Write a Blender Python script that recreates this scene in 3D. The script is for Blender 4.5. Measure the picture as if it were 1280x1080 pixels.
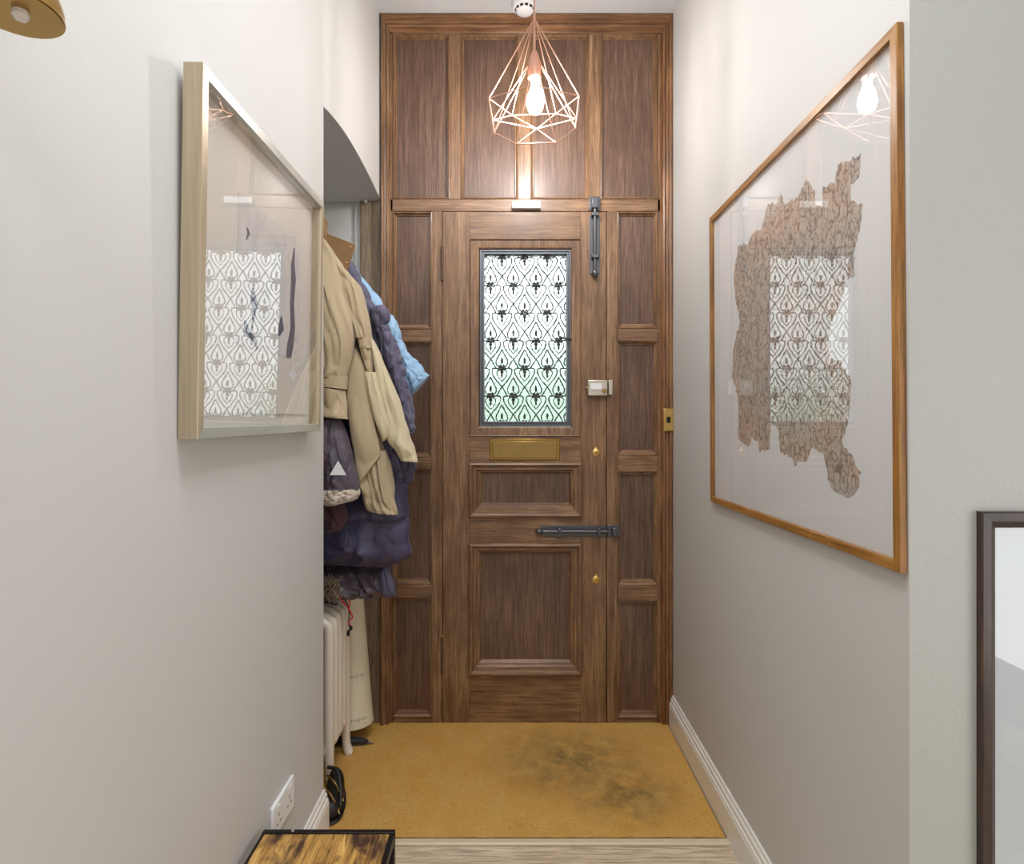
import bpy, math, random
from mathutils import Vector, Matrix, noise
random.seed(7)
for o in list(bpy.data.objects): bpy.data.objects.remove(o, do_unlink=True)
SC = bpy.context.scene
COL = SC.collection

# ------------------------------------------------------------------ camera, world, lights, exposure
FPX = 725.0; CX = 636.0; CY = 525.0; H = 1.357; D = FPX / 280.0
cam_d = bpy.data.cameras.new('camera'); cam = bpy.data.objects.new('camera', cam_d); COL.objects.link(cam)
cam.location = (0, 0, H); cam.rotation_euler = (math.pi / 2, 0, 0)
cam_d.sensor_width = 36; cam_d.sensor_fit = 'HORIZONTAL'; cam_d.lens = FPX / 1280 * 36
cam_d.shift_x = 4 / 1280; cam_d.shift_y = -15 / 1280; cam_d.clip_start = 0.02
SC.camera = cam
SC.view_settings.view_transform = 'Standard'; SC.view_settings.look = 'None'
SC.view_settings.gamma = 1.0; SC.view_settings.use_curve_mapping = False
SC.view_settings.exposure = 0.36
W = bpy.data.worlds.new('sky'); SC.world = W; W.use_nodes = True
W.node_tree.nodes['Background'].inputs[0].default_value = (0.90, 0.96, 1.0, 1)
W.node_tree.nodes['Background'].inputs[1].default_value = 2.1

BULB = 215.0          # radiance of the pendant bulb

def area(name, loc, rot, sx, sy, power, col=(1, 1, 1)):
    l = bpy.data.lights.new(name, 'AREA'); l.shape = 'RECTANGLE'; l.size = sx; l.size_y = sy
    l.energy = power; l.color = col
    o = bpy.data.objects.new(name, l); COL.objects.link(o); o.location = loc; o.rotation_euler = rot
    return o
area('hall_fill', (0.02, 0.75, 3.12), (0, 0, 0), 0.8, 0.8, 23, (0.95, 0.98, 1.0))  # added fill under the ceiling, evens out walls and door; no lamp hangs there
area('room_fill', (0.3, -1.0, 3.10), (0, 0, 0), 1.2, 1.0, 15, (0.94, 0.975, 1.0))  # unseen fill light added behind the camera

# ------------------------------------------------------------------ materials
area('side_fill', (1.97, -0.25, 1.15), (0, math.radians(90), 0), 1.5, 1.3, 12, (0.97, 0.985, 1.0))  # added fill that lifts the low left wall; there is no window
def rgb(r, g, b):
    f = lambda c: (c / 255 / 12.92) if c / 255 <= 0.04045 else ((c / 255 + 0.055) / 1.055) ** 2.4
    return (f(r), f(g), f(b), 1)
MATS = {}
class NT:
    def __init__(s, name):
        s.m = bpy.data.materials.new(name); s.m.use_nodes = True; s.t = s.m.node_tree; s.n = s.t.nodes
        s.b = s.n['Principled BSDF']; MATS[name] = s.m
    def new(s, kind, **kw):
        n = s.n.new(kind)
        for k, v in kw.items():
            if k.startswith('i_'):
                key = k[2:]; key = int(key) if key.isdigit() else key.replace('_', ' ')
                n.inputs[key].default_value = v
            else: setattr(n, k, v)
        return n
    def ln(s, a, b): s.t.links.new(a, b)
    def coords(s, scale=(1, 1, 1), rand=False):
        tc = s.new('ShaderNodeTexCoord'); mp = s.new('ShaderNodeMapping'); mp.inputs['Scale'].default_value = scale
        src = tc.outputs['Object']
        if rand:
            oi = s.new('ShaderNodeObjectInfo'); ml = s.new('ShaderNodeVectorMath', operation='SCALE')
            cb = s.new('ShaderNodeCombineXYZ'); 
            for i in range(3): s.ln(oi.outputs['Random'], cb.inputs[i])
            s.ln(cb.outputs[0], ml.inputs[0]); ml.inputs['Scale'].default_value = 17.3
            ad = s.new('ShaderNodeVectorMath', operation='ADD'); s.ln(src, ad.inputs[0]); s.ln(ml.outputs[0], ad.inputs[1]); src = ad.outputs[0]
        s.ln(src, mp.inputs[0]); return mp.outputs[0]
    def noise(s, vec, scale, detail=4, rough=.55, dist=0):
        n = s.new('ShaderNodeTexNoise'); n.inputs['Scale'].default_value = scale; n.inputs['Detail'].default_value = detail
        n.inputs['Roughness'].default_value = rough; n.inputs['Distortion'].default_value = dist
        if vec: s.ln(vec, n.inputs['Vector'])
        return n.outputs['Fac']
    def ramp(s, fac, stops):
        r = s.new('ShaderNodeValToRGB'); e = r.color_ramp.elements
        while len(e) < len(stops): e.new(0.5)
        for el, (p, c) in zip(e, stops): el.position = p; el.color = c
        s.ln(fac, r.inputs[0]); return r.outputs[0]
    def mix(s, fac, a, b, mode='MIX'):
        m = s.new('ShaderNodeMix', data_type='RGBA', blend_type=mode)
        for i, v in ((0, fac), (6, a), (7, b)):
            if hasattr(v, 'is_output'): s.ln(v, m.inputs[i])
            else: m.inputs[i].default_value = v
        return m.outputs[2]
    def math(s, op, a, b=0.0):
        m = s.new('ShaderNodeMath', operation=op)
        for i, v in ((0, a), (1, b)):
            if hasattr(v, 'is_output'): s.ln(v, m.inputs[i])
            else: m.inputs[i].default_value = v
        return m.outputs[0]
    def bump(s, h, strength=.3, dist=.002):
        b = s.new('ShaderNodeBump'); b.inputs['Strength'].default_value = strength; b.inputs['Distance'].default_value = dist
        s.ln(h, b.inputs['Height']); s.ln(b.outputs[0], s.b.inputs['Normal'])
    def set(s, col=None, rough=None, metal=None, coat=None, coatr=None, spec=None, sheen=None):
        I = s.b.inputs
        if col is not None:
            if hasattr(col, 'is_output'): s.ln(col, I['Base Color'])
            else: I['Base Color'].default_value = col
        if rough is not None:
            if hasattr(rough, 'is_output'): s.ln(rough, I['Roughness'])
            else: I['Roughness'].default_value = rough
        if metal is not None: I['Metallic'].default_value = metal
        if coat is not None: I['Coat Weight'].default_value = coat; I['Coat Roughness'].default_value = coatr or .1
        if spec is not None: I['Specular IOR Level'].default_value = spec
        if sheen is not None: I['Sheen Weight'].default_value = sheen
        return s.m

def wood(name, axis, dark, mid, light, rough=.42, coat=.22, coatr=.25, blotch=.45):
    n = NT(name)
    sc = [48, 48, 48]; sc[axis] = 2.2
    v = n.coords(tuple(sc), True)
    g = n.noise(v, 1.0, 6, .62, .6)
    sc2 = [120, 120, 120]; sc2[axis] = 5
    p = n.noise(n.coords(tuple(sc2), True), 1.6, 3, .7)
    c = n.ramp(g, [(.18, dark), (.5, mid), (.84, light)])
    pores = n.ramp(p, [(.40, (0.42, 0.38, 0.36, 1)), (.56, (1, 1, 1, 1))])
    c = n.mix(.75, c, pores, 'MULTIPLY')
    bl = n.noise(n.coords((3, 3, 2.2), True), 1.5, 4, .6)
    c = n.mix(n.math('MULTIPLY', n.ramp(bl, [(.35, (1, 1, 1, 1)), (.62, (0, 0, 0, 1))]), blotch), c, (dark[0] * .7, dark[1] * .65, dark[2] * .6, 1))
    r = n.math('ADD', n.math('MULTIPLY', p, .2), rough - .1)
    n.bump(p, .25, .0008)
    return n.set(c, r, coat=coat, coatr=coatr)
OAK = (rgb(90, 62, 40), rgb(150, 113, 80), rgb(188, 151, 114))
wood('oak_vertical', 2, *OAK)
wood('oak_horizontal', 0, *OAK)
OAKP = (rgb(82, 56, 42), rgb(116, 87, 70), rgb(144, 112, 90))
wood('oak_panel', 2, *OAKP)
OAKC = (rgb(88, 56, 34), rgb(142, 98, 62), rgb(190, 142, 94))
wood('oak_casing_vertical', 2, *OAKC)
wood('oak_casing_horizontal', 0, *OAKC)
OAKG = (rgb(116, 98, 78), rgb(156, 136, 112), rgb(180, 160, 136))
wood('oak_jamb', 2, *OAKG)
FR = (rgb(132, 86, 34), rgb(176, 124, 60), rgb(204, 156, 88))
wood('picture_oak_vertical', 2, *FR, rough=.42, coat=.1)
wood('picture_oak_horizontal', 1, *FR, rough=.42, coat=.1)
DK = (rgb(36, 24, 18), rgb(66, 46, 34), rgb(112, 88, 68))
wood('walnut_vertical', 2, *DK, rough=.4); wood('walnut_horizontal', 0, *DK, rough=.4)
PL = (rgb(206, 182, 150), rgb(226, 206, 178), rgb(240, 224, 202))
wood('floor_oak', 0, *PL, rough=.45, coat=.05, blotch=.15)

def plain(name, col, rough=.5, metal=0, coat=None, bumpsc=None, bstr=.2, bd=.001, var=.0, varsc=8, spec=None, sheen=None):
    n = NT(name); c = col
    if var:
        f = n.noise(n.coords((1, 1, 1)), varsc, 4)
        c = n.mix(f, (col[0] * (1 - var), col[1] * (1 - var), col[2] * (1 - var), 1), tuple(min(1, x * (1 + var)) for x in col[:3]) + (1,))
    if bumpsc: n.bump(n.noise(n.coords((1, 1, 1)), bumpsc, 4), bstr, bd)
    return n.set(c, rough, metal, coat, .15, spec, sheen)
plain('wall_paint', rgb(202, 200, 197), .62, bumpsc=90, bstr=.25, bd=.0012, var=.02, varsc=3)
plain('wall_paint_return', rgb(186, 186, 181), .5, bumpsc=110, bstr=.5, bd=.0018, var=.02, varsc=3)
plain('ceiling_paint', rgb(212, 213, 214), .7)
plain('white_gloss', rgb(236, 234, 228), .3, coat=.3)
plain('radiator_enamel', rgb(226, 214, 198), .35, coat=.3)
plain('white_plastic', rgb(236, 236, 238), .3)
plain('black_iron', rgb(98, 99, 104), .34, .75, bumpsc=160, bstr=.4)
plain('grille_iron', rgb(44, 50, 50), .6, .2)
plain('casement_metal', rgb(112, 114, 120), .35, .85, bumpsc=120, bstr=.3)
plain('brass', rgb(176, 146, 92), .22, 1.0, var=.18, varsc=30)
plain('bright_brass', rgb(236, 200, 120), .3, 1.0)
plain('aged_brass', rgb(168, 134, 74), .28, 1.0, var=.2, varsc=14)
plain('steel_lock', rgb(214, 206, 190), .3, .7)
plain('hinge_metal', rgb(108, 84, 72), .45, .6)
plain('rose_copper', rgb(214, 166, 144), .35, .5)
plain('pearl_bulb', rgb(216, 206, 198), .2)
plain('mat_board', rgb(216, 210, 202), .8)
plain('mat_white', rgb(228, 227, 227), .85)
plain('mat_cool', rgb(208, 216, 220), .85)
plain('black_metal', rgb(28, 26, 27), .4, .3)
plain('threshold_metal', rgb(212, 196, 166), .4, .0)
plain('rubber_black', rgb(22, 18, 18), .5)
plain('gold_trim', rgb(216, 186, 120), .25, 1.0)
plain('red_cord', rgb(190, 30, 40), .6)
plain('dark_cord', rgb(44, 14, 18), .6)
plain('soil', rgb(150, 150, 140), .9)

def fabric(name, col, rough=.8, weave=900, bs=.25, sheen=.2, var=.08, coat=None):
    n = NT(name)
    f = n.noise(n.coords((1, 1, 1)), 14, 5)
    c = n.mix(f, tuple(x * (1 - var) for x in col[:3]) + (1,), tuple(min(1, x * (1 + var)) for x in col[:3]) + (1,))
    w = n.noise(n.coords((1, 1, 1)), weave, 2); cr = n.noise(n.coords((1, 1, .5)), 26, 6, .62, 1.2)
    h = n.math('ADD', n.math('MULTIPLY', w, .12), cr)
    n.bump(h, min(1, bs * 1.5), .007)
    return n.set(c, rough, sheen=sheen, coat=coat)
fabric('beige_cotton', rgb(177, 158, 127), .75, var=.05, bs=.2)
fabric('beige_lining', rgb(200, 186, 154), .75, var=.05, bs=.15)
fabric('brown_cord', rgb(128, 96, 58), .8, var=.15, bs=.3)
fabric('navy_quilt', rgb(84, 80, 104), .5, bs=.5, sheen=.1)
fabric('pale_blue_nylon', rgb(150, 188, 222), .45, bs=.4, sheen=.1)
fabric('navy_nylon', rgb(62, 55, 84), .34, bs=.35, sheen=.1)
fabric('charcoal_nylon', rgb(78, 68, 80), .42, bs=.4, sheen=.1)
fabric('maroon_cloth', rgb(74, 42, 52), .7, bs=.3)
fabric('black_gloss_nylon', rgb(84, 72, 84), .2, bs=.45, sheen=.0, coat=.4)
fabric('fleece', rgb(196, 180, 166), .95, weave=300, bs=.9, sheen=.5)
fabric('fur', rgb(120, 98, 72), .95, weave=300, bs=.9, sheen=.5)
fabric('umbrella_black', rgb(26, 22, 24), .6)
fabric('logo_white', rgb(214, 214, 214), .6)

# silvery frame
n = NT('champagne_leaf'); f = n.noise(n.coords((90, 90, 3)), 1.2, 4)
n.bump(f, .2, .0006); n.set(n.mix(f, rgb(156, 138, 112), rgb(198, 182, 156)), .36, .3)
n = NT('champagne_leaf_face'); f = n.noise(n.coords((90, 3, 90)), 1.2, 4)
n.bump(f, .15, .0005); n.set(n.mix(f, rgb(176, 180, 176), rgb(206, 208, 202)), .3, .5)

# coir matting with its dark worn patch
n = NT('coir_matting'); v = n.coords((1, 1, 1))
f1 = n.noise(v, 150, 5, .85); f2 = n.noise(v, 7, 6, .7); f3 = n.noise(v, 60, 3, .6)
c = n.mix(f1, rgb(160, 106, 36), rgb(255, 214, 132)); c = n.mix(n.math('MULTIPLY', n.ramp(f2, [(.35, (0, 0, 0, 1)), (.65, (1, 1, 1, 1))]), .45), c, rgb(206, 142, 50))
dots = n.ramp(n.noise(v, 120, 2, .5), [(.28, (.35, .24, .1, 1)), (.36, (1, 1, 1, 1))]); c = n.mix(.6, c, dots, 'MULTIPLY')
def blob(cx, cy, rx, ry):
    tc = n.new('ShaderNodeTexCoord'); mp = n.new('ShaderNodeMapping', vector_type='POINT')
    mp.inputs['Location'].default_value = (-cx / rx, -cy / ry, 0); mp.inputs['Scale'].default_value = (1 / rx, 1 / ry, 0)
    n.ln(tc.outputs['Object'], mp.inputs[0])
    g = n.new('ShaderNodeVectorMath', operation='LENGTH'); n.ln(mp.outputs[0], g.inputs[0])
    return n.math('SUBTRACT', 1.0, g.outputs['Value'])
b1 = n.math('MAXIMUM', n.math('MAXIMUM', blob(.25, .10, .38, .30), blob(.42, -.10, .26, .22)), 0.0)
b1 = n.math('MULTIPLY', b1, n.math('ADD', n.math('MULTIPLY', n.math('SUBTRACT', n.noise(v, 11, 6, .7), .3), 2.4), 0.0))
b1 = n.math('MULTIPLY', n.math('MINIMUM', n.math('MAXIMUM', n.math('MULTIPLY', b1, 1.7), 0.0), 1.0), n.math('ADD', n.math('MULTIPLY', f1, .9), .25))
c = n.mix(b1, c, rgb(96, 84, 58))
n.bump(n.math('ADD', f1, n.math('MULTIPLY', f3, .5)), .8, .004); n.set(c, .95, spec=.1)

# rustic table top
n = NT('rustic_board'); v = n.coords((34, 3.2, 10))
g = n.noise(v, 1.3, 7, .65, 1.3); kn = n.noise(n.coords((9, 5, 5)), 1.6, 4, .6, .7)
c = n.ramp(g, [(.3, rgb(112, 80, 40)), (.5, rgb(196, 150, 80)), (.7, rgb(230, 186, 112))])
c = n.mix(n.ramp(kn, [(.5, (0, 0, 0, 1)), (.66, (1, 1, 1, 1))]), c, rgb(74, 50, 38))
cr = n.ramp(n.noise(n.coords((110, 7, 10)), 1.2, 3, .6, .8), [(.36, (.25, .2, .16, 1)), (.44, (1, 1, 1, 1))])
n.set(n.mix(.8, c, cr, 'MULTIPLY'), .45)

# thin picture glass: mirror share from Fresnel, rest see-through
n = NT('picture_glass'); tr = n.new('ShaderNodeBsdfTransparent'); gl = n.new('ShaderNodeBsdfGlossy'); gl.inputs['Roughness'].default_value = .0
fr0 = n.new('ShaderNodeFresnel'); fr0.inputs[0].default_value = 2.1; gm0 = n.new('ShaderNodeNewGeometry'); fr_out = n.math('MULTIPLY', fr0.outputs[0], n.math('SUBTRACT', 1.0, gm0.outputs['Backfacing'])); mx = n.new('ShaderNodeMixShader')
n.ln(fr_out, mx.inputs[0]); n.ln(tr.outputs[0], mx.inputs[1]); n.ln(gl.outputs[0], mx.inputs[2])
n.ln(mx.outputs[0], n.n['Material Output'].inputs[0])
# obscured wavy door glass
n = NT('obscure_glass'); n.set((.97, 1, .98, 1), .03); n.b.inputs['Transmission Weight'].default_value = 1.0; n.b.inputs['IOR'].default_value = 1.45
v = n.coords((1, 1, 1)); n.bump(n.noise(v, 34, 2, .5, .5), .8, .009)
# bulb
n = NT('bulb_glow'); n.b.inputs['Emission Color'].default_value = (1, .965, .93, 1); n.b.inputs['Emission Strength'].default_value = BULB
n.b.inputs['Base Color'].default_value = (1, 1, 1, 1)
# scribbled art
n = NT('scribble_ink'); v = n.coords((1, 1, 1))
def vor(sc, st, w):
    mp = n.coords(st); nz = n.new('ShaderNodeTexNoise'); nz.inputs['Scale'].default_value = sc * .6; n.ln(mp, nz.inputs['Vector'])
    ad = n.mix(.06, mp, nz.outputs['Color'])
    vo = n.new('ShaderNodeTexVoronoi', feature='DISTANCE_TO_EDGE'); vo.inputs['Scale'].default_value = sc; n.ln(ad, vo.inputs['Vector'])
    return n.ramp(vo.outputs['Distance'], [(0, (0, 0, 0, 1)), (w, (1, 1, 1, 1))])
l1 = vor(52, (1, 1, .55), .10); l2 = vor(80, (1, 1.2, .7), .12)
base = n.mix(n.ramp(n.noise(v, 5, 3), [(.45, (0, 0, 0, 1)), (.62, (1, 1, 1, 1))]), rgb(196, 186, 176), rgb(208, 182, 162))
c = n.mix(l1, rgb(124, 102, 86), base); c = n.mix(l2, n.mix(.5, c, rgb(126, 116, 110)), c)
n.set(c, .8)
n = NT('grey_wash'); v = n.coords((1, 1, 1)); f = n.noise(v, 9, 5, .6, .6)
n.set(n.ramp(f, [(.35, rgb(200, 196, 196)), (.6, rgb(218, 213, 209)), (.75, rgb(180, 178, 184))]), .8)
plain('black_ink', rgb(96, 96, 112), .7, var=.3, varsc=40)
n = NT('printed_paper'); v = n.coords((1, 1, 1)); f = n.noise(v, 3, 4)
n.set(n.mix(f, rgb(214, 202, 170), rgb(228, 220, 200)), .6)
plain('print_grey', rgb(172, 168, 148), .7)
n = NT('leaf_green'); f = n.noise(n.coords((1, 1, 1)), 6, 6, .7)
n.set(n.ramp(f, [(.35, rgb(136, 166, 146)), (.55, rgb(196, 216, 198)), (.72, rgb(232, 240, 226))]), .8)

# ------------------------------------------------------------------ mesh helpers
WP = {}                                    # world origin of every object
def catmull(pts, m):
    out = []
    n_ = len(pts)
    for i in range(n_ - 1):
        p0 = pts[max(i - 1, 0)]; p1 = pts[i]; p2 = pts[i + 1]; p3 = pts[min(i + 2, n_ - 1)]
        for k in range(m):
            t = k / m
            out.append(tuple(.5 * ((2 * b) + (c - a) * t + (2 * a - 5 * b + 4 * c - d) * t * t + (-a + 3 * b - 3 * c + d) * t ** 3) for a, b, c, d in zip(p0, p1, p2, p3)))
    out.append(tuple(pts[-1])); return out
class M:
    def __init__(s): s.v = []; s.f = []
    def box(s, x0, x1, y0, y1, z0, z1):
        b = len(s.v)
        s.v += [(x, y, z) for z in (z0, z1) for y in (y0, y1) for x in (x0, x1)]
        s.f += [tuple(b + i for i in q) for q in ((0, 2, 3, 1), (4, 5, 7, 6), (0, 1, 5, 4), (2, 6, 7, 3), (0, 4, 6, 2), (1, 3, 7, 5))]
        return s
    def prism(s, poly, ext, axis):          # poly of 2D points; extruded along axis between ext
        b = len(s.v); n_ = len(poly)
        for e in ext:
            for p in poly:
                q = list(p); q.insert(axis, e); s.v.append(tuple(q))
        s.f.append(tuple(range(b + n_ - 1, b - 1, -1))); s.f.append(tuple(range(b + n_, b + 2 * n_)))
        for i in range(n_):
            j = (i + 1) % n_; s.f.append((b + i, b + j, b + n_ + j, b + n_ + i))
        return s
    def rings(s, rings, cap=True, closed=True):
        b = len(s.v); n_ = len(rings[0])
        for r in rings: s.v += [tuple(p) for p in r]
        for i in range(len(rings) - 1):
            for j in range(n_ if closed else n_ - 1):
                k = (j + 1) % n_
                s.f.append((b + i * n_ + j, b + i * n_ + k, b + (i + 1) * n_ + k, b + (i + 1) * n_ + j))
        if cap:
            s.f.append(tuple(range(b + n_ - 1, b - 1, -1))); s.f.append(tuple(b + (len(rings) - 1) * n_ + i for i in range(n_)))
        return s
    def tube(s, path, r, seg=8, up=None):
        path = [Vector(p) for p in path]; rs = []
        ref = Vector(up) if up else Vector((0.13, 0.31, 0.94)).normalized()
        for i, p in enumerate(path):
            t = (path[min(i + 1, len(path) - 1)] - path[max(i - 1, 0)]).normalized()
            a = t.cross(ref)
            if a.length < .05: a = t.cross(Vector((1, 0.2, 0)))
            a.normalize(); c = t.cross(a)
            rr = r[i] if isinstance(r, (list, tuple)) else r
            rs.append([p + (a * math.cos(k * 2 * math.pi / seg) + c * math.sin(k * 2 * math.pi / seg)) * rr for k in range(seg)])
        return s.rings(rs)
    def lathe(s, c, prof, seg=24, axis=2):  # prof [(r, h)] about an axis through c
        c = Vector(c); rs = []
        for r, h in prof:
            ring = []
            for k in range(seg):
                a = k * 2 * math.pi / seg; q = [r * math.cos(a), r * math.sin(a)]; q.insert(axis, h); ring.append(c + Vector(q))
            rs.append(ring)
        return s.rings(rs)
    def frame(s, x0, x1, z0, z1, prof, sides='LRTB', y_axis=1):
        # mitred rectangular moulding; prof [(inset, y)], closed back
        l, r, t, b_ = ('L' in sides), ('R' in sides), ('T' in sides), ('B' in sides)
        rs = []
        for d, y in prof:
            rs.append([(x0 + d * l, y, z0 + d * b_), (x1 - d * r, y, z0 + d * b_), (x1 - d * r, y, z1 - d * t), (x0 + d * l, y, z1 - d * t)])
        b = len(s.v)
        for q in rs: s.v += q
        m = len(rs)
        on = [b_, r, t, l]
        for i in range(m):
            i2 = (i + 1) % m
            for j in range(4):
                if not on[j]: continue
                k = (j + 1) % 4
                s.f.append((b + i * 4 + j, b + i * 4 + k, b + i2 * 4 + k, b + i2 * 4 + j))
        return s
    def build(s, name, mat, parent=None, bevel=0, smooth=35, origin=None, mtx=None, kind=None, sub=0):
        vs = [Vector(v) for v in s.v]
        if mtx is not None: vs = [mtx @ v for v in vs]
        xs = [v.x for v in vs]; ys = [v.y for v in vs]; zs = [v.z for v in vs]
        o = Vector(origin) if origin else Vector(((min(xs) + max(xs)) / 2, (min(ys) + max(ys)) / 2, min(zs)))
        me = bpy.data.meshes.new(name); me.from_pydata([v - o for v in vs], [], s.f); me.update()
        import bmesh
        bm = bmesh.new(); bm.from_mesh(me); bmesh.ops.recalc_face_normals(bm, faces=bm.faces); bm.to_mesh(me); bm.free()
        if smooth:
            for p in me.polygons: p.use_smooth = True
            me.set_sharp_from_angle(angle=math.radians(smooth))
        me.materials.append(MATS[mat])
        ob = bpy.data.objects.new(name, me); COL.objects.link(ob)
        WP[ob] = o
        if parent: ob.parent = parent; ob.location = o - WP[parent]
        else: ob.location = o
        if bevel:
            md = ob.modifiers.new('bevel', 'BEVEL'); md.width = bevel; md.segments = 2; md.limit_method = 'ANGLE'; md.angle_limit = .6
        if sub:
            md = ob.modifiers.new('sub', 'SUBSURF'); md.levels = sub; md.render_levels = sub
        if kind: ob['kind'] = kind
        return ob
def empty(name, loc, label=None, cat=None, group=None, kind=None):
    o = bpy.data.objects.new(name, None); COL.objects.link(o); o.location = loc; WP[o] = Vector(loc); o.empty_display_size = .05
    tag(o, label, cat, group, kind); return o
def tag(o, label=None, cat=None, group=None, kind=None):
    if label: o['label'] = label
    if cat: o['category'] = cat
    if group: o['group'] = group
    if kind: o['kind'] = kind
    return o
def P(px, py, Y): return Vector(((px - CX) * Y / FPX, Y, H - (py - CY) * Y / FPX))
def X(px): return (px - CX) / 280.0
def Z(py): return H - (py - CY) / 280.0

# ------------------------------------------------------------------ setting
CEIL = 3.153; YD = D
REC = 1.909                                   # where the near left wall ends
xl = lambda Y: -.61 + .039 * (Y - REC) / (D - REC)
xr = lambda Y: .719 + .007 * (Y - 1.03) / 1.56
wl = M(); wl.box(-1.10, -.61, -1.7, REC, 0, CEIL)
arch = [(1.909, 2.389), (1.97, 2.398), (2.04, 2.404), (2.12, 2.406), (2.20, 2.402), (2.28, 2.394), (2.36, 2.383), (2.44, 2.369), (2.52, 2.352), (2.60, 2.334)]
b = len(wl.v)                                 # masonry above the arch
for (Y, z) in arch:
    wl.v += [(xl(Y), Y, z), (xl(Y), Y, CEIL), (-1.0, Y, CEIL), (-1.0, Y, z)]
for i in range(len(arch) - 1):
    for j in range(4): wl.f.append((b + i * 4 + j, b + i * 4 + (j + 1) % 4, b + i * 4 + 4 + (j + 1) % 4, b + i * 4 + 4 + j))
wl.f += [(b, b + 1, b + 2, b + 3), tuple(b + (len(arch) - 1) * 4 + i for i in range(4))]
wl.box(-1.10, -1.0, REC, 2.62, 0, CEIL)
tag(wl.build('wall_left', 'wall_paint', smooth=20), kind='structure')
wr = M(); wr.prism([(xr(2.7), 2.75), (xr(1.041), 1.041), (2.0, 1.041), (2.0, 2.75)], (0, CEIL), 2)
wro = wr.build('wall_right', 'wall_paint', smooth=0); tag(wro, kind='structure')
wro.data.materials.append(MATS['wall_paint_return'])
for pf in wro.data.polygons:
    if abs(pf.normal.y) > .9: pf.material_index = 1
tag(M().box(2.0, 2.1, -1.7, 1.041, 0, CEIL).build('wall_side', 'wall_paint', smooth=0), kind='structure')
tag(M().box(-1.1, 2.1, -1.8, -1.7, 0, CEIL).build('wall_back', 'wall_paint', smooth=0), kind='structure')
we = M(); we.box(-1.1, X(442), 2.612, 2.82, 0, CEIL); we.box(X(442), -.575, 2.65, 2.82, 0, CEIL); we.box(.60, 2.1, 2.75, 2.85, 0, CEIL)
we.box(-.6, .75, 2.66, 2.82, CEIL - .04, CEIL + .1)
tag(we.build('wall_front', 'wall_paint', smooth=0), kind='structure')
tag(M().box(-1.1, 2.1, -1.8, 2.85, CEIL, CEIL + .1).build('ceiling', 'ceiling_paint', smooth=0), kind='structure')
fl = M().box(-1.1, 2.1, -1.8, 2.85, -.12, -.012).build('floor', 'floor_oak', smooth=0); tag(fl, kind='structure')
yy = 1.846; k = 0
while yy > -1.65:
    w = .16; x = -.61 - random.uniform(0, .3)
    if yy - w < 1.03: xe = 2.0
    else: xe = .715
    cuts = [-.61, xe] if xe < 1 else [-.61, random.uniform(.3, 1.2), xe]
    for a, c in zip(cuts[:-1], cuts[1:]):
        M().box(a + .0008, c - .0008, yy - w + .0006, yy - .0006, -.012, 0).build('plank', 'floor_oak', fl, bevel=.0012, smooth=0)
    yy -= w; k += 1
tag(M().prism([(1.846, 0), (1.846, .006), (1.85, .009), (1.868, .009), (1.873, .006), (1.873, 0)], (-.61, .715), 0).build('trim_1', 'threshold_metal', smooth=0), kind='structure')

mat_o = M()
nx, ny = 60, 40
for j in range(ny + 1):
    for i in range(nx + 1):
        Y = 1.874 + (2.585 - 1.874) * j / ny
        xa = -.995; xb = xr(Y) - .022
        if Y < 1.915: xa = -.608
        x = xa + (xb - xa) * i / nx
        mat_o.v.append((x, Y, .008 + .0022 * noise.noise(Vector((x * 30, Y * 30, 0)))))
for j in range(ny):
    for i in range(nx): a = j * (nx + 1) + i; mat_o.f.append((a, a + 1, a + nx + 2, a + nx + 1))
mat_o.box(-.608, .69, 1.874, 1.90, -.011, .004); mat_o.box(-.995, .69, 1.915, 2.585, -.011, .004)
mo = mat_o.build('coir_mat', 'coir_matting', origin=(0, 2.2, 0)); tag(mo, 'golden coir entrance matting with dark worn patch before the door', 'mat')

def skirting(name, p0, p1, n, h=.142):
    # profile (out, z)
    pr = [(0, 0), (.019, 0), (.019, h * .70), (.017, h * .73), (.017, h * .78), (.0125, h * .81), (.0125, h * .90), (.008, h * .93), (.006, h), (0, h)]
    m = M(); r0 = [(p0[0] + n[0] * o_, p0[1] + n[1] * o_, z) for o_, z in pr]; r1 = [(p1[0] + n[0] * o_, p1[1] + n[1] * o_, z) for o_, z in pr]
    m.rings([r0, r1]); o = m.build(name, 'white_gloss', smooth=20); tag(o, kind='structure'); return o
skirting('baseboard_right', (xr(2.56), 2.56), (xr(1.03), 1.023), (-1, 0))
skirting('baseboard_left', (-.61, REC), (-.61, -1.7), (1, 0))
skirting('baseboard_return', (.70, 1.041), (2.0, 1.041), (0, -1))
skirting('baseboard_side', (2.0, 1.03), (2.0, -1.7), (-1, 0))
skirting('baseboard_back', (-.61, -1.7), (2.0, -1.7), (0, 1))
tag(M().box(X(442), X(450), 2.602, 2.66, 0, 2.36).build('trim_2', 'wall_paint_return', bevel=.002), kind='structure')
# timber post at the end of the recess
jp = M().box(X(450), -.566, 2.590, 2.66, 0, Z(248)).build('trim_3', 'oak_jamb', bevel=.003); tag(jp, kind='structure')
M().lathe((X(457.5), 2.590, Z(252.5)), [(.0, -.016), (.007, -.014), (.010, -.008), (.007, -.002), (.006, .002)], 12, 1).build('knob', 'steel_lock', jp)

# ------------------------------------------------------------------ timber door surround
F = YD
su = empty('door_surround', (0, F, 0), kind='structure')
su.name = 'trim_4'
V_, H_ = 'oak_vertical', 'oak_horizontal'
def member(name, x0, y0, x1, y1, mat, parent, f=F, th=.055, bev=.0015):
    return M().box(X(x0), X(x1), f, f + th, Z(y1), Z(y0)).build(name, mat, parent, bevel=bev)
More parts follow.
